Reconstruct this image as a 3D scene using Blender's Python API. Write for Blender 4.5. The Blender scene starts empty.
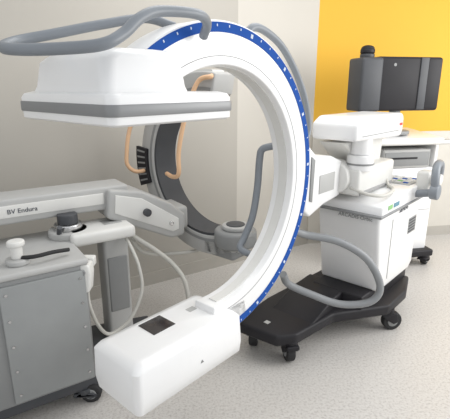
import bpy, bmesh, math, random
from mathutils import Matrix, Vector
random.seed(4)
scene = bpy.context.scene
try:
    scene.view_settings.view_transform = 'Standard'
except Exception:
    pass
COL = scene.collection

# ------------------------------------------------------------------ materials
def mat(name, color, rough=0.5, metal=0.0, var=0.03, scale=8.0, bump=0.0, bscale=200.0, coat=0.0, spec=0.5):
    m = bpy.data.materials.new(name)
    m.use_nodes = True
    nt = m.node_tree
    b = nt.nodes['Principled BSDF']
    b.inputs['Roughness'].default_value = rough
    b.inputs['Metallic'].default_value = metal
    b.inputs['Specular IOR Level'].default_value = spec
    if coat:
        b.inputs['Coat Weight'].default_value = coat
    tc = nt.nodes.new('ShaderNodeTexCoord')
    n = nt.nodes.new('ShaderNodeTexNoise')
    n.inputs['Scale'].default_value = scale
    n.inputs['Detail'].default_value = 4
    nt.links.new(tc.outputs['Object'], n.inputs['Vector'])
    r = nt.nodes.new('ShaderNodeValToRGB')
    c = color
    r.color_ramp.elements[0].position = 0.3
    r.color_ramp.elements[1].position = 0.7
    r.color_ramp.elements[0].color = (max(0, c[0]*(1-var)), max(0, c[1]*(1-var)), max(0, c[2]*(1-var)), 1)
    r.color_ramp.elements[1].color = (min(1, c[0]*(1+var)), min(1, c[1]*(1+var)), min(1, c[2]*(1+var)), 1)
    nt.links.new(n.outputs['Fac'], r.inputs['Fac'])
    nt.links.new(r.outputs['Color'], b.inputs['Base Color'])
    if bump:
        n2 = nt.nodes.new('ShaderNodeTexNoise')
        n2.inputs['Scale'].default_value = bscale
        nt.links.new(tc.outputs['Object'], n2.inputs['Vector'])
        bp = nt.nodes.new('ShaderNodeBump')
        bp.inputs['Strength'].default_value = bump
        bp.inputs['Distance'].default_value = 0.002
        nt.links.new(n2.outputs['Fac'], bp.inputs['Height'])
        nt.links.new(bp.outputs['Normal'], b.inputs['Normal'])
    return m

WHITE = mat('white_enamel', (0.85, 0.85, 0.85), 0.3, var=0.01, coat=0.3)
OFFW = mat('ivory_plastic', (0.70, 0.695, 0.67), 0.45, var=0.02)
PALE = mat('pale_grey_plastic', (0.44, 0.44, 0.43), 0.5, var=0.03)
MIDG = mat('mid_grey_plastic', (0.25, 0.255, 0.255), 0.5, var=0.03)
PANEL = mat('grey_painted_panel', (0.29, 0.30, 0.30), 0.45, var=0.04, bump=0.1)
RAIL = mat('slate_grey_rail', (0.21, 0.23, 0.255), 0.42, var=0.03)
STRIPE = mat('brushed_grey_trim', (0.25, 0.255, 0.26), 0.45, 0.2)
DARK = mat('charcoal_metal', (0.018, 0.017, 0.020), 0.5, var=0.1, spec=0.3)
DARK2 = mat('dark_slate', (0.055, 0.058, 0.065), 0.5, var=0.08)
RUB = mat('black_rubber', (0.02, 0.02, 0.021), 0.7)
BLUE = mat('blue_scale', (0.020, 0.085, 0.35), 0.75, spec=0.1)
TICK = mat('tick_white', (0.60, 0.66, 0.75), 0.7, spec=0.1)
GROOVE = mat('seam_grey', (0.33, 0.33, 0.33), 0.6)
GLASS = mat('dark_window', (0.035, 0.03, 0.03), 0.15)
PEACH = mat('peach_rail', (0.74, 0.47, 0.28), 0.45)
HOSEW = mat('ivory_hose', (0.55, 0.54, 0.50), 0.5)
HOSEG = mat('grey_hose', (0.25, 0.26, 0.27), 0.5, bump=0.2)
CHROME = mat('chrome', (0.6, 0.6, 0.6), 0.2, 0.9)
GREEN = mat('green_sticker', (0.25, 0.5, 0.2), 0.5)
TEAL = mat('teal_screen', (0.12, 0.28, 0.36), 0.25)
RED = mat('red_button', (0.6, 0.04, 0.03), 0.4)
INK = mat('ink', (0.05, 0.06, 0.08), 0.5)
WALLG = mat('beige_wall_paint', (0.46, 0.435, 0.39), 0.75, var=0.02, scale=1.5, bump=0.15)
WALL_LIT = mat('beige_wall_lit', (0.59, 0.56, 0.505), 0.75, var=0.02, scale=1.5, bump=0.15)  # beige wall continued, window light on it painted in as a paler colour
WALLY = mat('yellow_wall_paint', (0.80, 0.45, 0.04), 0.7, var=0.02, scale=1.5, bump=0.15)
CREAM = mat('cream_wall_panel', (0.64, 0.61, 0.55), 0.55, var=0.02)
BASEB = mat('baseboard_vinyl', (0.46, 0.435, 0.39), 0.5)

def floor_mat():
    m = bpy.data.materials.new('speckled_vinyl')
    m.use_nodes = True
    nt = m.node_tree
    b = nt.nodes['Principled BSDF']
    b.inputs['Roughness'].default_value = 0.36
    tc = nt.nodes.new('ShaderNodeTexCoord')
    n = nt.nodes.new('ShaderNodeTexNoise')
    n.inputs['Scale'].default_value = 75
    n.inputs['Detail'].default_value = 4
    n.inputs['Roughness'].default_value = 0.75
    nt.links.new(tc.outputs['Object'], n.inputs['Vector'])
    r = nt.nodes.new('ShaderNodeValToRGB')
    e = r.color_ramp.elements
    e[0].position = 0.36; e[0].color = (0.43, 0.405, 0.38, 1)
    e[1].position = 0.60; e[1].color = (0.62, 0.60, 0.57, 1)
    x = r.color_ramp.elements.new(0.47); x.color = (0.57, 0.545, 0.515, 1)
    nt.links.new(n.outputs['Fac'], r.inputs['Fac'])
    nt.links.new(r.outputs['Color'], b.inputs['Base Color'])
    return m
FLOOR = floor_mat()

# ------------------------------------------------------------------ builders
def empty(name, loc, rotz, label, category):
    o = bpy.data.objects.new(name, None)
    o.empty_display_size = 0.1
    o.location = loc
    o.rotation_euler = (0, 0, rotz)
    COL.objects.link(o)
    o['label'] = label
    o['category'] = category
    return o

def inv_of(o):
    return (Matrix.Translation(o.location) @ Matrix.Rotation(o.rotation_euler[2], 4, 'Z')).inverted()

def catmull(pts, n=8):
    P = [Vector(p) for p in pts]
    P = [P[0]*2-P[1]] + P + [P[-1]*2-P[-2]]
    out = []
    for i in range(1, len(P)-2):
        p0, p1, p2, p3 = P[i-1], P[i], P[i+1], P[i+2]
        for k in range(n):
            t = k/n
            out.append(0.5*((2*p1)+(-p0+p2)*t+(2*p0-5*p1+4*p2-p3)*t*t+(-p0+3*p1-3*p2+p3)*t**3))
    out.append(P[-2])
    return out

class Part:
    def __init__(s, name, parent=None, frame=None):
        s.name = name; s.parent = parent; s.frame = frame
        s.bm = bmesh.new(); s.mats = []
    def _m(s, m):
        if m not in s.mats: s.mats.append(m)
        return s.mats.index(m)
    def _merge(s, b, m, bev=0, seg=3, ang=30):
        bmesh.ops.recalc_face_normals(b, faces=b.faces)
        if bev > 0:
            es = [e for e in b.edges if len(e.link_faces) == 2 and e.calc_face_angle(0) > math.radians(ang)]
            if es:
                bmesh.ops.bevel(b, geom=es, offset=bev, segments=seg, profile=0.5, affect='EDGES', clamp_overlap=True)
        i = s._m(m)
        for f in b.faces: f.material_index = i
        me = bpy.data.meshes.new('tmp')
        b.to_mesh(me); b.free()
        s.bm.from_mesh(me)
        bpy.data.meshes.remove(me)
    def box(s, x0, x1, y0, y1, z0, z1, m, bev=0.004, seg=3, rot=None):
        b = bmesh.new()
        bmesh.ops.create_cube(b, size=1)
        M = Matrix.Translation(((x0+x1)/2, (y0+y1)/2, (z0+z1)/2))
        if rot: M = M @ rot
        M = M @ Matrix.Diagonal((abs(x1-x0), abs(y1-y0), abs(z1-z0), 1))
        bmesh.ops.transform(b, matrix=M, verts=b.verts)
        s._merge(b, m, bev, seg); return s
    def prism(s, pts, axis, a, c, m, bev=0.004, seg=3):
        b = bmesh.new()
        def mk(p, h):
            if axis == 'y': return (p[0], h, p[1])
            if axis == 'z': return (p[0], p[1], h)
            return (h, p[0], p[1])
        v0 = [b.verts.new(mk(p, a)) for p in pts]
        v1 = [b.verts.new(mk(p, c)) for p in pts]
        b.faces.new(v0); b.faces.new(list(reversed(v1)))
        n = len(pts)
        for i in range(n):
            b.faces.new((v0[i], v0[(i+1) % n], v1[(i+1) % n], v1[i]))
        s._merge(b, m, bev, seg, 20); return s
    def cyl(s, p0, p1, r, m, r2=None, n=32, bev=0.0):
        p0 = Vector(p0); p1 = Vector(p1); r2 = r if r2 is None else r2
        b = bmesh.new()
        d = p1-p0
        bmesh.ops.create_cone(b, cap_ends=True, segments=n, radius1=r, radius2=r2, depth=d.length)
        M = Matrix.Translation((p0+p1)/2) @ d.to_track_quat('Z', 'Y').to_matrix().to_4x4()
        bmesh.ops.transform(b, matrix=M, verts=b.verts)
        s._merge(b, m, bev, 3, 40); return s
    def sphere(s, c, r, m, sc=(1, 1, 1)):
        b = bmesh.new()
        bmesh.ops.create_uvsphere(b, u_segments=24, v_segments=14, radius=r)
        bmesh.ops.transform(b, matrix=Matrix.Translation(c) @ Matrix.Diagonal((*sc, 1)), verts=b.verts)
        s._merge(b, m); return s
    def tube(s, pts, r, m, n=8, seg=14):
        P = catmull(pts, n)
        b = bmesh.new(); rings = []
        N = len(P); prev = None
        for i in range(N):
            t = P[min(i+1, N-1)]-P[max(i-1, 0)]
            t.normalize()
            if prev is None:
                a = Vector((0, 0, 1)) if abs(t.z) < 0.9 else Vector((1, 0, 0))
                u = t.cross(a).normalized()
            else:
                u = (prev - t*prev.dot(t)).normalized()
            prev = u
            w = t.cross(u)
            rings.append([b.verts.new(P[i]+r*(math.cos(2*math.pi*k/seg)*u+math.sin(2*math.pi*k/seg)*w)) for k in range(seg)])
        for i in range(N-1):
            A = rings[i]; B2 = rings[(i+1) % N]
            for k in range(seg):
                b.faces.new((A[k], A[(k+1) % seg], B2[(k+1) % seg], B2[k]))
        b.faces.new(rings[0]); b.faces.new(rings[-1])
        s._merge(b, m); return s
    def arc(s, r0, r1, y0, y1, t0, t1, m, cx=0, cz=0, bev=0.0, n=96, seg=3):
        b = bmesh.new(); rings = []
        for i in range(n+1):
            t = math.radians(t0+(t1-t0)*i/n); c, q = math.cos(t), math.sin(t)
            rings.append([b.verts.new((cx+r*c, y, cz+r*q)) for r, y in ((r0, y0), (r1, y0), (r1, y1), (r0, y1))])
        for i in range(n):
            for k in range(4):
                b.faces.new((rings[i][k], rings[i][(k+1) % 4], rings[i+1][(k+1) % 4], rings[i+1][k]))
        b.faces.new(rings[0]); b.faces.new(rings[-1])
        s._merge(b, m, bev, seg, 30); return s
    def loft(s, layers, m, k=6):
        b = bmesh.new(); rings = []
        for x0, x1, y0, y1, z, c in layers:
            ring = []
            for (cx, cy, a0) in ((x1-c, y1-c, 0), (x0+c, y1-c, 90), (x0+c, y0+c, 180), (x1-c, y0+c, 270)):
                for i in range(k+1):
                    a = math.radians(a0+90*i/k)
                    ring.append(b.verts.new((cx+c*math.cos(a), cy+c*math.sin(a), z)))
            rings.append(ring)
        n = len(rings[0])
        for i in range(len(rings)-1):
            for j in range(n):
                b.faces.new((rings[i][j], rings[i][(j+1) % n], rings[i+1][(j+1) % n], rings[i+1][j]))
        b.faces.new(rings[0]); b.faces.new(rings[-1])
        s._merge(b, m); return s
    def done(s, label=None, smooth_angle=40):
        if s.frame is not None:
            bmesh.ops.transform(s.bm, matrix=s.frame, verts=s.bm.verts)
        me = bpy.data.meshes.new(s.name)
        s.bm.to_mesh(me); s.bm.free()
        for m in s.mats: me.materials.append(m)
        me.polygons.foreach_set('use_smooth', [True]*len(me.polygons))
        me.set_sharp_from_angle(angle=math.radians(smooth_angle))
        o = bpy.data.objects.new(s.name, me)
        COL.objects.link(o)
        if s.parent: o.parent = s.parent
        if label: o['label'] = label
        return o

def text(name, parent, body, size, m, M, label=None):
    cu = bpy.data.curves.new('txt', 'FONT')
    cu.body = body; cu.size = size; cu.extrude = 0.0006
    cu.align_x = 'CENTER'; cu.align_y = 'CENTER'
    to = bpy.data.objects.new('txt', cu); COL.objects.link(to)
    bpy.context.view_layer.update()
    me = bpy.data.meshes.new_from_object(to)
    bpy.data.objects.remove(to)
    me.transform(M)
    me.materials.clear(); me.materials.append(m)
    o = bpy.data.objects.new(name, me); COL.objects.link(o)
    o.parent = parent
    if label: o['label'] = label
    return o

def basis(x, y, z, o):
    M = Matrix((x, y, z)).transposed().to_4x4()
    M.translation = Vector(o)
    return M
def face_minus_y(o): return basis((1, 0, 0), (0, 0, 1), (0, -1, 0), o)
def face_minus_x(o): return basis((0, -1, 0), (0, 0, 1), (-1, 0, 0), o)

# ------------------------------------------------------------------ room
def struct(o): o['kind'] = 'structure'; return o
W = Vector((0.834, 0.552, 0)); 
A = Vector((0.10, 3.55, 0)); B = Vector((0.81, 4.02, 0)); C = Vector((4.2, 4.66, 0)); A0 = A - W*5.5
def wall(name, p, q, z0, z1, m, th=0.1, off=0.0):
    d = (q-p).normalized(); nrm = Vector((d.y, -d.x, 0))
    pt = Part(name)
    b = bmesh.new()
    p1 = p+nrm*off; q1 = q+nrm*off
    p2 = p1-nrm*th; q2 = q1-nrm*th
    vs = [b.verts.new((v.x, v.y, z)) for z in (z0, z1) for v in (p1, q1, q2, p2)]
    b.faces.new(vs[:4]); b.faces.new(vs[4:])
    for i in range(4):
        b.faces.new((vs[i], vs[(i+1) % 4], vs[4+(i+1) % 4], vs[4+i]))
    pt._merge(b, m)
    return struct(pt.done())
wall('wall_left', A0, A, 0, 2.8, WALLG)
wall('wall_back', A, B, 0, 2.8, WALL_LIT)
wall('wall_right', B, C, 0, 2.8, WALLY)
wall('trim_1', B, C, 0.10, 1.08, CREAM, 0.02, 0.018)
wall('baseboard_left', A0, A, 0, 0.10, BASEB, 0.012, 0.011)
wall('baseboard_back', A, B, 0, 0.10, BASEB, 0.012, 0.011)
wall('baseboard_right', B, C, 0, 0.10, BASEB, 0.022, 0.02)
f = Part('floor'); f.box(-5, 5, -1.5, 5.2, -0.05, 0, FLOOR, 0); struct(f.done())

# ------------------------------------------------------------------ casters
def caster(parent, x, y, r=0.06, ang=0.0, name='caster', col=DARK, top=0.15):
    R = Matrix.Translation((x, y, 0)) @ Matrix.Rotation(ang, 4, 'Z')
    c = Part(name, parent, R)
    c.cyl((0, 0, top-0.03), (0, 0, top), 0.04, col, bev=0.004)
    c.prism([(-0.045, top-0.04), (0.045, top-0.03), (0.06, r), (0.03, r-0.012), (-0.02, r+0.02)], 'y', -0.038, -0.028, col, 0.003)
    c.prism([(-0.045, top-0.04), (0.045, top-0.03), (0.06, r), (0.03, r-0.012), (-0.02, r+0.02)], 'y', 0.028, 0.038, col, 0.003)
    c.box(-0.05, 0.05, -0.036, 0.036, top-0.045, top-0.022, col, 0.006)
    co = c.done()
    w = Part('wheel', co, R)
    w.cyl((0.03, -0.024, r), (0.03, 0.024, r), r, RUB, bev=0.009)
    w.cyl((0.03, -0.027, r), (0.03, 0.027, r), r*0.55, MIDG, bev=0.003)
    w.done('black rubber wheel with grey hub')
    return co

# ================================================================== MAIN C-ARM
main = empty('mobile_x_ray_machine', (0.0, 1.66, 0.0), math.radians(48),
             'large white mobile surgical C-arm with blue scale and grey grab rails', 'x-ray machine')
CZ = 1.09
p = Part('c_arc', main)
p.arc(0.485, 0.636, 0.0, 0.115, -98, 130, WHITE, cz=CZ, bev=0.006)
p.arc(0.515, 0.518, -0.0012, 0.01, -92, 126, GROOVE, cz=CZ)
p.arc(0.480, 0.4855, 0.035, 0.08, -92, 112, OFFW, cz=CZ)
arc_o = p.done('thick white C-shaped arc')
p = Part('scale_strip', arc_o)
p.arc(0.596, 0.629, -0.0022, 0.004, -86, 127, BLUE, cz=CZ)
for k in range(0, 35):
    t = -80+k*6
    if k % 4 == 2:
        p.arc(0.605, 0.620, -0.0032, 0.0, t-1.0, t+0.2, TICK, cz=CZ, n=2)
    else:
        p.arc(0.614, 0.622, -0.0032, 0.0, t-0.22, t+0.22, TICK, cz=CZ, n=1)
p.done('blue angular scale with small white marks')

# detector
p = Part('image_detector', main)
p.loft([(-0.60, -0.16, -0.16, 0.34, 1.398, 0.02), (-0.61, -0.15, -0.17, 0.35, 1.404, 0.025),
        (-0.612, -0.148, -0.172, 0.352, 1.425, 0.03), (-0.612, -0.148, -0.172, 0.352, 1.466, 0.03),
        (-0.605, -0.155, -0.165, 0.345, 1.478, 0.03), (-0.585, -0.175, -0.145, 0.325, 1.484, 0.03)], WHITE)
p.loft([(-0.585, -0.28, -0.115, 0.315, 1.482, 0.03), (-0.58, -0.28, -0.105, 0.305, 1.50, 0.035),
        (-0.57, -0.285, -0.095, 0.295, 1.57, 0.04), (-0.55, -0.29, -0.085, 0.275, 1.590, 0.05),
        (-0.52, -0.30, -0.06, 0.245, 1.602, 0.05), (-0.46, -0.31, -0.03, 0.19, 1.606, 0.05)], WHITE)
p.box(-0.31, -0.20, 0.005, 0.11, 1.48, 1.60, PALE, 0.01)
det = p.done('square white flat-panel detector')
p = Part('trim_band', det)
p.loft([(-0.614, -0.146, -0.174, 0.354, 1.424, 0.03), (-0.6155, -0.1445, -0.1755, 0.3555, 1.427, 0.03),
        (-0.6155, -0.1445, -0.1755, 0.3555, 1.452, 0.03), (-0.614, -0.146, -0.174, 0.354, 1.455, 0.03)], STRIPE)
p.done('brushed grey band')

# rails
p = Part('grab_rail', main)
p.tube([(-0.14, -0.03, 1.66), (-0.17, -0.075, 1.695), (-0.24, -0.10, 1.710), (-0.38, -0.10, 1.702), (-0.46, -0.11, 1.675),
        (-0.525, -0.12, 1.630), (-0.59, -0.12, 1.600), (-0.66, -0.05, 1.59), (-0.715, 0.06, 1.59), (-0.72, 0.15, 1.60),
        (-0.65, 0.22, 1.625), (-0.53, 0.22, 1.655), (-0.37, 0.20, 1.695), (-0.22, 0.17, 1.725), (-0.14, 0.11, 1.70)], 0.0155, RAIL)
p.done('slate grey tubular rail round the detector')
p = Part('grab_rail', main)
pts = []
for t, r in ((76, 0.60), (73, 0.66), (66, 0.685), (55, 0.70), (42, 0.70), (30, 0.70), (20, 0.69), (15, 0.665), (13, 0.61)):
    a = math.radians(t); pts.append((r*math.cos(a), 0.03, CZ+r*math.sin(a)))
p.tube(pts, 0.016, RAIL)
p.done('curved slate grey rail on the outer rim')
p = Part('grab_rail', main)
p.tube([(0.50, 0.12, 1.22), (0.48, 0.18, 1.20), (0.47, 0.19, 1.15), (0.455, 0.19, 1.0), (0.42, 0.19, 0.86), (0.37, 0.20, 0.76), (0.33, 0.19, 0.71), (0.36, 0.1, 0.68)], 0.018, RAIL)
p.done('slate grey rail on the inner side of the arc')

# x-ray source housing
p = Part('x_ray_source_housing', main)
p.loft([(-0.49, 0.02, -0.045, 0.19, 0.372, 0.02), (-0.515, 0.04, -0.063, 0.208, 0.39, 0.025), (-0.523, 0.045, -0.069, 0.213, 0.44, 0.028),
        (-0.520, 0.035, -0.067, 0.210, 0.556, 0.028), (-0.505, 0.02, -0.055, 0.198, 0.573, 0.028), (-0.475, 0.0, -0.025, 0.17, 0.580, 0.02)], WHITE)
p.loft([(-0.04, 0.17, 0.0, 0.115, 0.48, 0.02), (-0.04, 0.15, 0.0, 0.115, 0.57, 0.02), (-0.02, 0.10, 0.01, 0.105, 0.605, 0.02)], WHITE)
src = p.done('white box-shaped x-ray tube housing')
p = Part('beam_window', src)
p.box(-0.335, -0.225, 0.065, 0.165, 0.5795, 0.5825, GLASS, 0.001)
p.done('dark square window')
p = Part('warning_label', src)
p.prism([(-0.218, 0.457), (-0.202, 0.457), (-0.21, 0.470)], 'y', -0.0705, -0.068, MIDG, 0)
p.done('tiny grey triangle')
p = Part('type_plate', src)
p.box(-0.12, -0.08, 0.09, 0.12, 0.5795, 0.5815, PALE, 0)
p.done('small grey sticker')

# arc holder + carriage
p = Part('arc_holder', main)
p.prism([(0.61, 0.88), (0.66, 0.84), (0.80, 0.88), (0.98, 0.90), (0.98, 1.10), (0.86, 1.14), (0.70, 1.16), (0.62, 1.22), (0.58, 1.22), (0.60, 1.06)], 'y', 0.0, 0.15, WHITE, 0.012)
p.prism([(0.645, 0.93), (0.67, 0.92), (0.68, 1.14), (0.645, 1.16)], 'y', -0.006, 0.002, MIDG, 0.002)
p.box(0.74, 0.90, -0.004, 0.002, 0.95, 1.05, PALE, 0.002)
p.done('white bracket gripping the arc')
p = Part('swivel_joint', main)
p.cyl((0.96, 0.05, 1.0), (1.05, 0.05, 1.0), 0.10, OFFW, bev=0.01)
p.cyl((1.02, 0.05, 1.0), (1.22, 0.05, 1.0), 0.085, WHITE, bev=0.01)
p.box(1.0, 1.5, -0.10, 0.17, 0.90, 1.06, OFFW, 0.02)
p.box(1.02, 1.48, -0.104, -0.098, 0.905, 0.925, GROOVE, 0.002)
p.done('round horizontal pivot')
p = Part('lift_column', main)
p.cyl((1.08, -0.06, 1.04), (1.08, -0.06, 1.13), 0.075, WHITE, bev=0.01)
p.cyl((1.08, -0.06, 1.13), (1.08, -0.06, 1.26), 0.058, WHITE, bev=0.01)
p.cyl((1.08, -0.06, 1.075), (1.08, -0.06, 1.085), 0.078, MIDG)
p.done('stubby white cylindrical column')
p = Part('carriage_cover', main)
p.prism([(0.88, 1.22), (1.50, 1.20), (1.53, 1.24), (1.53, 1.32), (1.50, 1.345), (0.95, 1.345), (0.88, 1.31)], 'y', -0.12, 0.15, WHITE, 0.02)
p.prism([(0.95, 1.20), (1.48, 1.20), (1.46, 1.05), (1.15, 1.05)], 'y', -0.02, 0.14, OFFW, 0.01)
p.box(1.46, 1.5, -0.1225, -0.118, 1.27, 1.285, RED, 0.001)
p.box(0.95, 1.45, -0.1215, -0.118, 1.240, 1.245, GROOVE, 0)
p.done('white rounded top cover')

# body
p = Part('body', main)
p.prism([(1.19, 0.27), (1.70, 0.27), (1.76, 0.31), (1.78, 0.74), (1.74, 0.80), (1.12, 0.80), (1.10, 0.74)], 'y', -0.20, 0.20, WHITE, 0.022)
p.box(1.30, 1.31, -0.2015, -0.19, 0.33, 0.72, GROOVE, 0)
body = p.done('white trolley body')
p = Part('vent', body)
for k in range(5):
    p.box(1.60, 1.72, -0.203, -0.197, 0.56+k*0.02, 0.57+k*0.02, DARK2, 0.001)
p.box(1.59, 1.73, -0.201, -0.198, 0.55, 0.66, MIDG, 0.001)
p.done('dark slotted vent')
p = Part('control_console', main)
p.prism([(1.02, 0.80), (1.80, 0.80), (1.84, 0.83), (1.82, 0.89), (1.25, 0.90), (1.03, 0.86)], 'y', -0.24, 0.24, WHITE, 0.012)
p.prism([(1.00, 0.797), (1.82, 0.797), (1.82, 0.812), (1.00, 0.812)], 'y', -0.247, 0.247, STRIPE, 0.004)
con = p.done('white console top with grey edge')
p = Part('keypad', con)
p.box(1.52, 1.76, -0.20, 0.10, 0.890, 0.903, PALE, 0.003)
for i in range(5):
    for j in range(5):
        p.box(1.54+i*0.04, 1.565+i*0.04, -0.18+j*0.05, -0.15+j*0.05, 0.901, 0.907, (GREEN if (i, j) == (1, 1) else BLUE if (i+j) % 4 == 0 else OFFW), 0.002)
p.done('row of small control keys')
for x0, x1, m_, l_ in ((1.10, 1.16, GREEN, 'green sticker'), (1.18, 1.26, TEAL, 'blue sticker')):
    p = Part('sticker', con)
    p.box(x0, x1, -0.2425, -0.238, 0.83, 0.855, m_, 0)
    p.done(l_)
text('lettering', body, 'SIEMENS', 0.04, INK, face_minus_y((1.47, -0.2015, 0.755)), 'dark maker lettering')
text('lettering', body, 'ARCADIS Orbic', 0.032, MIDG, face_minus_x((1.098, -0.05, 0.755)) , 'grey model lettering')

p = Part('steering_handle', main)
p.tube([(1.55, -0.22, 0.84), (1.55, -0.31, 0.86), (1.52, -0.35, 0.88), (1.51, -0.35, 0.96), (1.54, -0.34, 1.02), (1.61, -0.33, 1.04), (1.69, -0.32, 1.02), (1.73, -0.31, 0.95), (1.71, -0.30, 0.87)], 0.024, RAIL)
p.cyl((1.52, -0.38, 0.88), (1.52, -0.33, 0.88), 0.048, RAIL, bev=0.008)
p.cyl((1.61, -0.24, 0.94), (1.61, -0.36, 0.94), 0.035, OFFW, bev=0.006)
p.box(1.56, 1.66, -0.30, -0.22, 0.84, 0.99, OFFW, 0.02)
p.done('curved slate grey steering handle')

# base
p = Part('base', main)
p.prism([(0.44, 0.33), (0.47, 0.05), (0.56, -0.02), (0.90, -0.06), (1.22, -0.27), (1.50, -0.27), (1.74, -0.2), (1.74, 0.25), (1.70, 0.31), (1.2, 0.34), (0.8, 0.36)], 'z', 0.13, 0.20, DARK, 0.018)
p.prism([(0.68, 0.19), (1.15, 0.19), (1.15, 0.28), (0.95, 0.27)], 'y', -0.03, 0.26, DARK, 0.012)
p.prism([(1.05, -0.16), (1.72, -0.18), (1.72, 0.18), (1.05, 0.18)], 'z', 0.19, 0.28, DARK, 0.01)
base = p.done('low black chassis')
p = Part('warning_label', base)
p.box(0.54, 0.57, 0.16, 0.19, 0.1995, 0.202, PALE, 0)
p.done('tiny pale sticker')
caster(main, 0.57, 0.02, 0.062, 0.9)
caster(main, 0.55, 0.27, 0.062, 0.5)
caster(main, 1.28, -0.24, 0.062, -0.7)
caster(main, 1.66, 0.25, 0.062, 0.3)

# hose loop
p = Part('cable_hose', main)
p.tube([(0.62, 0.06, 0.76), (0.70, 0.03, 0.725), (0.82, -0.10, 0.685), (0.93, -0.22, 0.58), (0.985, -0.285, 0.42), (0.95, -0.25, 0.325), (0.84, -0.125, 0.31),
        (0.72, 0.0, 0.375), (0.63, 0.09, 0.44), (0.57, 0.09, 0.52)], 0.021, HOSEG)
p.done('thick grey cable hose hanging in a loop')
p = Part('cable_hose', main)
p.tube([(1.0, -0.05, 0.95), (1.03, -0.14, 0.92), (1.12, -0.2, 0.905), (1.28, -0.19, 0.91), (1.38, -0.12, 0.91), (1.40, -0.09, 0.95)], 0.010, HOSEW)
p.done('thin white cable')

# ================================================================== SECOND C-ARM
sec = empty('mobile_x_ray_machine', (-0.62, 1.78, 0.0), math.atan2(0.552, 0.834),
            'older grey mobile C-arm with peach grab rails beside the wall', 'x-ray machine')
IV = inv_of(sec)
e = Vector((0.77, -0.638, 0)); mm = Vector((0.638, 0.77, 0))
FR = IV @ basis(e, mm, (0, 0, 1), (-0.08, 2.53, 0))
p = Part('c_arc', sec, FR)
p.arc(0.41, 0.53, -0.09, 0.09, 78, 302, PALE, cz=1.05, bev=0.01)
p.arc(0.395, 0.412, -0.085, 0.085, 80, 298, DARK2, cz=1.05)
p.arc(0.43, 0.448, -0.0915, -0.085, 80, 298, MIDG, cz=1.05)
p.arc(0.528, 0.540, -0.05, 0.05, 84, 298, OFFW, cz=1.05)
a2 = p.done('pale grey arc with dark inner track')
p = Part('pad', a2, FR)
p.arc(0.46, 0.56, -0.11, -0.088, 172, 199, DARK, cz=1.05, bev=0.003, n=24)
for k in range(6):
    p.arc(0.475, 0.545, -0.113, -0.108, 174+k*4.2, 175.2+k*4.2, MIDG, cz=1.05, n=2)
p.done('black ribbed pad')
p = Part('x_ray_source_housing', sec, FR)
p.cyl((0.20, -0.02, 0.60), (0.20, -0.02, 0.70), 0.125, MIDG, bev=0.02)
p.cyl((0.20, -0.02, 0.70), (0.20, -0.02, 0.725), 0.08, PALE, bev=0.008)
p.cyl((0.20, -0.02, 0.724), (0.20, -0.02, 0.73), 0.055, DARK2, bev=0.002)
p.box(0.0, 0.24, -0.09, 0.07, 0.52, 0.64, MIDG, 0.02)
p.done('grey round x-ray tube housing with a ring')
p = Part('grab_rail', sec, IV)
p.tube([(-0.40, 2.78, 1.35), (-0.50, 2.71, 1.335), (-0.568, 2.7, 1.288), (-0.60, 2.7, 1.21), (-0.618, 2.7, 1.10), (-0.618, 2.7, 1.02), (-0.567, 2.72, 0.974), (-0.48, 2.8, 0.98)], 0.013, PEACH)
p.done('peach-coloured tubular rail')
p = Part('grab_rail', sec, IV)
p.tube([(-0.065, 2.47, 1.56), (-0.075, 2.40, 1.55), (-0.148, 2.42, 1.52), (-0.217, 2.42, 1.346), (-0.26, 2.42, 1.15), (-0.265, 2.42, 1.02), (-0.31, 2.52, 0.98), (-0.36, 2.62, 0.98)], 0.013, PEACH)
p.done('peach-coloured tubular rail')

p = Part('body', sec)
p.box(-0.80, 0.0, 0.0, 0.48, 0.14, 0.74, MIDG, 0.015)
p.box(-0.36, -0.012, -0.012, 0.002, 0.16, 0.715, PANEL, 0.004)
p.box(-0.82, 0.01, -0.01, 0.50, 0.735, 0.765, PALE, 0.012)
bd = p.done('grey cabinet stand with screwed panel')
for z in (0.20, 0.32, 0.44, 0.56, 0.68):
    for x in (-0.335, -0.035):
        p = Part('screw', bd)
        p.cyl((x, -0.016, z), (x, -0.011, z), 0.006, CHROME, n=12)
        p.done()
p = Part('chassis', sec)
p.prism([(-0.85, 0.02), (0.04, 0.02), (0.12, 0.25), (0.40, 0.30), (0.45, 0.42), (0.1, 0.50), (-0.85, 0.5)], 'z', 0.08, 0.14, DARK2, 0.01)
p.done('dark low chassis')
caster(sec, -0.05, 0.05, 0.05, -0.5, top=0.085, col=DARK2)
caster(sec, 0.33, 0.37, 0.05, 0.5, top=0.085, col=DARK2)
p = Part('mast', sec)
p.box(0.17, 0.31, 0.29, 0.42, 0.13, 0.80, PALE, 0.02)
p.box(0.0, 0.33, 0.22, 0.46, 0.735, 0.80, OFFW, 0.02)
p.box(0.185, 0.295, 0.284, 0.30, 0.30, 0.62, MIDG, 0.01)
p.done('pale grey upright mast')
p = Part('swivel_joint', sec)
p.cyl((0.02, 0.36, 0.76), (0.02, 0.36, 0.80), 0.10, PALE, bev=0.01)
p.cyl((0.02, 0.36, 0.80), (0.02, 0.36, 0.83), 0.07, CHROME, bev=0.006)
p.cyl((0.02, 0.36, 0.83), (0.02, 0.36, 0.88), 0.05, DARK2, bev=0.006)
p.cyl((-0.04, 0.30, 0.80), (-0.04, 0.27, 0.84), 0.012, DARK2)
p.done('round pivot with metal collar')
p = Part('horizontal_arm', sec)
p.prism([(-1.0, 0.86), (0.36, 0.86), (0.38, 0.90), (0.36, 0.985), (-1.0, 0.985)], 'y', 0.38, 0.58, PALE, 0.014)
p.box(-1.0, 0.22, 0.376, 0.385, 0.895, 0.955, OFFW, 0.003)
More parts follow.
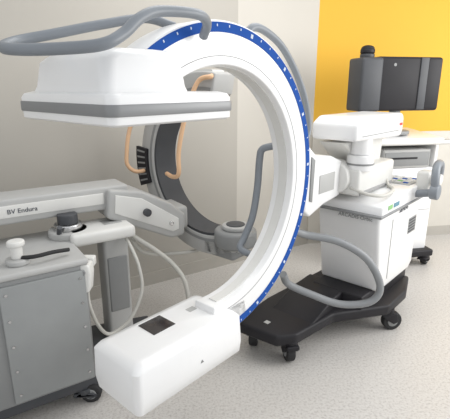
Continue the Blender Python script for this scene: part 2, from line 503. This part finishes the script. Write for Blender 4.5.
p.prism([(0.22, 0.82), (0.60, 0.635), (0.68, 0.645), (0.69, 0.77), (0.60, 0.85), (0.42, 0.945), (0.24, 0.975)], 'y', 0.34, 0.54, PALE, 0.016)
p.prism([(0.26, 0.845), (0.60, 0.68), (0.64, 0.69), (0.64, 0.755), (0.42, 0.905), (0.27, 0.945)], 'y', 0.334, 0.345, OFFW, 0.004)
arm = p.done('long pale grey horizontal arm with angled end housing')
for c0, c1, r_, m_, l_ in (((0.44, 0.336, 0.825), (0.44, 0.31, 0.825), 0.022, DARK2, 'dark round knob'), ((0.59, 0.336, 0.735), (0.59, 0.325, 0.735), 0.014, CHROME, 'chrome round knob')):
    p = Part('knob', arm); p.cyl(c0, c1, r_, m_, bev=0.003); p.done(l_)
text('lettering', arm, 'BV Endura', 0.032, INK, face_minus_y((-0.18, 0.3745, 0.924)), 'small dark model lettering')
p = Part('arc_holder', sec)
p.box(0.52, 0.74, 0.40, 0.70, 0.66, 0.80, PALE, 0.02)
p.done('pale grey bracket gripping the arc')
p = Part('joystick', sec)
p.cyl((-0.26, 0.10, 0.765), (-0.26, 0.10, 0.79), 0.05, PALE, bev=0.006)
p.cyl((-0.26, 0.10, 0.79), (-0.26, 0.10, 0.85), 0.024, OFFW, bev=0.004)
p.cyl((-0.26, 0.10, 0.845), (-0.26, 0.10, 0.87), 0.036, OFFW, bev=0.008)
p.tube([(-0.26, 0.10, 0.79), (-0.20, 0.05, 0.80), (-0.12, 0.06, 0.80), (-0.05, 0.08, 0.79)], 0.009, RUB)
p.done('ivory push-knob lever')
p = Part('hand_switch', sec, IV)
p.box(-0.668, -0.602, 1.83, 1.875, 0.70, 0.745, OFFW, 0.008)
p.prism([(-0.654, 0.60), (-0.614, 0.60), (-0.602, 0.69), (-0.608, 0.735), (-0.660, 0.735), (-0.666, 0.69)], 'y', 1.765, 1.835, OFFW, 0.010)
p.cyl((-0.634, 1.758, 0.70), (-0.634, 1.77, 0.70), 0.012, MIDG)
hs = p.done('ivory hand-held exposure switch')
p = Part('cord', hs, IV)
p.tube([(-0.634, 1.80, 0.605), (-0.630, 1.80, 0.52), (-0.615, 1.84, 0.40), (-0.59, 1.89, 0.315), (-0.549, 1.93, 0.305), (-0.48, 1.97, 0.36), (-0.43, 2.02, 0.48), (-0.445, 2.06, 0.60), (-0.50, 2.12, 0.70), (-0.55, 2.18, 0.745)], 0.009, HOSEW)
p.done('ivory flexible cord')
p = Part('cable_hose', sec, IV)
p.tube([(-0.56, 2.28, 0.74), (-0.50, 2.28, 0.68), (-0.40, 2.30, 0.60), (-0.31, 2.32, 0.51), (-0.24, 2.32, 0.40), (-0.21, 2.33, 0.22), (-0.20, 2.38, 0.06), (-0.28, 2.5, 0.02), (-0.45, 2.55, 0.02)], 0.014, HOSEW)
p.done('ivory hose drooping to the floor')
p = Part('cable_hose', sec, IV)
p.tube([(-0.56, 2.30, 0.70), (-0.47, 2.36, 0.56), (-0.30, 2.5, 0.50), (-0.16, 2.56, 0.50), (-0.12, 2.56, 0.55)], 0.012, HOSEW)
p.done('ivory hose to the arc')

# ================================================================== MONITOR CART
cart = empty('monitor_trolley', (1.40, 3.68, 0.0), math.radians(12), 'white wheeled workstation trolley with a dark monitor', 'trolley')
p = Part('cabinet', cart)
p.box(-0.30, 0.30, -0.24, 0.26, 0.14, 0.86, WHITE, 0.015)
p.box(-0.30, -0.27, -0.24, 0.26, 0.85, 1.08, WHITE, 0.008)
p.box(0.27, 0.30, -0.24, 0.26, 0.85, 1.08, WHITE, 0.008)
p.box(-0.28, 0.28, 0.23, 0.26, 0.85, 1.08, OFFW, 0.004)
p.prism([(-0.27, 1.06), (0.27, 1.06), (0.27, 1.12), (0.24, 1.14), (-0.27, 1.10)], 'x', -0.32, 0.32, WHITE, 0.01)
p.box(-0.285, 0.285, -0.243, -0.238, 0.50, 0.504, GROOVE, 0)
p.done('white enamelled cabinet')
p = Part('handle', cart)
p.tube([(-0.33, -0.27, 1.08), (-0.33, -0.35, 1.08), (-0.2, -0.37, 1.08), (0.2, -0.37, 1.08), (0.33, -0.35, 1.08), (0.33, -0.27, 1.08)], 0.016, OFFW)
p.done('white push bar')
p = Part('base', cart)
p.box(-0.34, 0.34, -0.30, 0.32, 0.09, 0.15, DARK, 0.015)
p.done('black base')
for x, y in ((-0.28, -0.26), (0.28, -0.26), (-0.28, 0.26), (0.28, 0.26)):
    caster(cart, x, y, 0.045, 0.6, top=0.10)
p = Part('monitor', cart)
p.box(-0.26, 0.30, -0.16, -0.03, 1.31, 1.72, DARK, 0.02)
p.box(0.10, 0.17, -0.168, -0.155, 1.32, 1.715, DARK2, 0.004)
p.box(0.17, 0.29, -0.165, -0.155, 1.33, 1.705, DARK, 0.004)
p.box(-0.42, -0.24, -0.20, 0.02, 1.31, 1.71, DARK2, 0.02)
p.cyl((-0.02, -0.06, 1.10), (-0.02, -0.06, 1.34), 0.045, MIDG, bev=0.006)
p.cyl((-0.02, -0.06, 1.12), (-0.02, -0.06, 1.15), 0.13, MIDG, bev=0.008)
mon = p.done('dark monitor housing')
p = Part('emblem', mon)
p.cyl((-0.12, -0.162, 1.66), (-0.12, -0.159, 1.66), 0.012, MIDG)
p.done('small round emblem')
p = Part('warning_lamp', cart)
p.cyl((-0.32, -0.08, 1.71), (-0.32, -0.08, 1.74), 0.055, DARK2, bev=0.005)
p.cyl((-0.32, -0.08, 1.74), (-0.32, -0.08, 1.78), 0.055, DARK, bev=0.012)
p.sphere((-0.32, -0.08, 1.78), 0.05, DARK, (1, 1, 0.5))
p.done('black warning beacon')

pr = empty('video_printer', (1.42, 3.62, 0.86), math.radians(12), 'grey video printer on the trolley shelf', 'printer')
p = Part('case', pr)
p.box(-0.20, 0.22, -0.18, 0.12, 0.001, 0.15, PALE, 0.008)
p.done()
p = Part('front_panel', pr)
p.box(-0.19, 0.21, -0.186, -0.178, 0.02, 0.13, MIDG, 0.003)
p.box(-0.15, 0.10, -0.189, -0.184, 0.075, 0.09, DARK, 0.001)
p.done('darker grey front with a slot')

# ------------------------------------------------------------------ lights
w = bpy.data.worlds.new('World'); scene.world = w; w.use_nodes = True
w.node_tree.nodes['Background'].inputs['Color'].default_value = (0.96, 0.98, 1.0, 1)
w.node_tree.nodes['Background'].inputs['Strength'].default_value = 0.92
def area(name, loc, target, size, sy, energy, col):
    l = bpy.data.lights.new(name, 'AREA'); l.shape = 'RECTANGLE'; l.size = size; l.size_y = sy
    l.energy = energy; l.color = col
    o = bpy.data.objects.new(name, l); COL.objects.link(o)
    o.location = loc
    o.rotation_euler = (Vector(target)-Vector(loc)).to_track_quat('-Z', 'Y').to_euler()
area('window_light', (3.6, 2.0, 1.9), (0.6, 2.6, 0.8), 2.2, 1.6, 80, (1.0, 0.99, 0.97))
area('ceiling_light', (0.5, 2.4, 2.75), (0.5, 2.4, 0), 2.0, 1.2, 22, (1.0, 0.99, 0.97))

# ------------------------------------------------------------------ camera
cam = bpy.data.cameras.new('Camera'); co = bpy.data.objects.new('Camera', cam); COL.objects.link(co)
cam.sensor_fit = 'HORIZONTAL'; cam.sensor_width = 36; cam.lens = 430/450*36
co.location = (0, 0, 1.5); co.rotation_euler = (math.radians(90-16), 0, 0)
cam.clip_start = 0.02
scene.camera = co
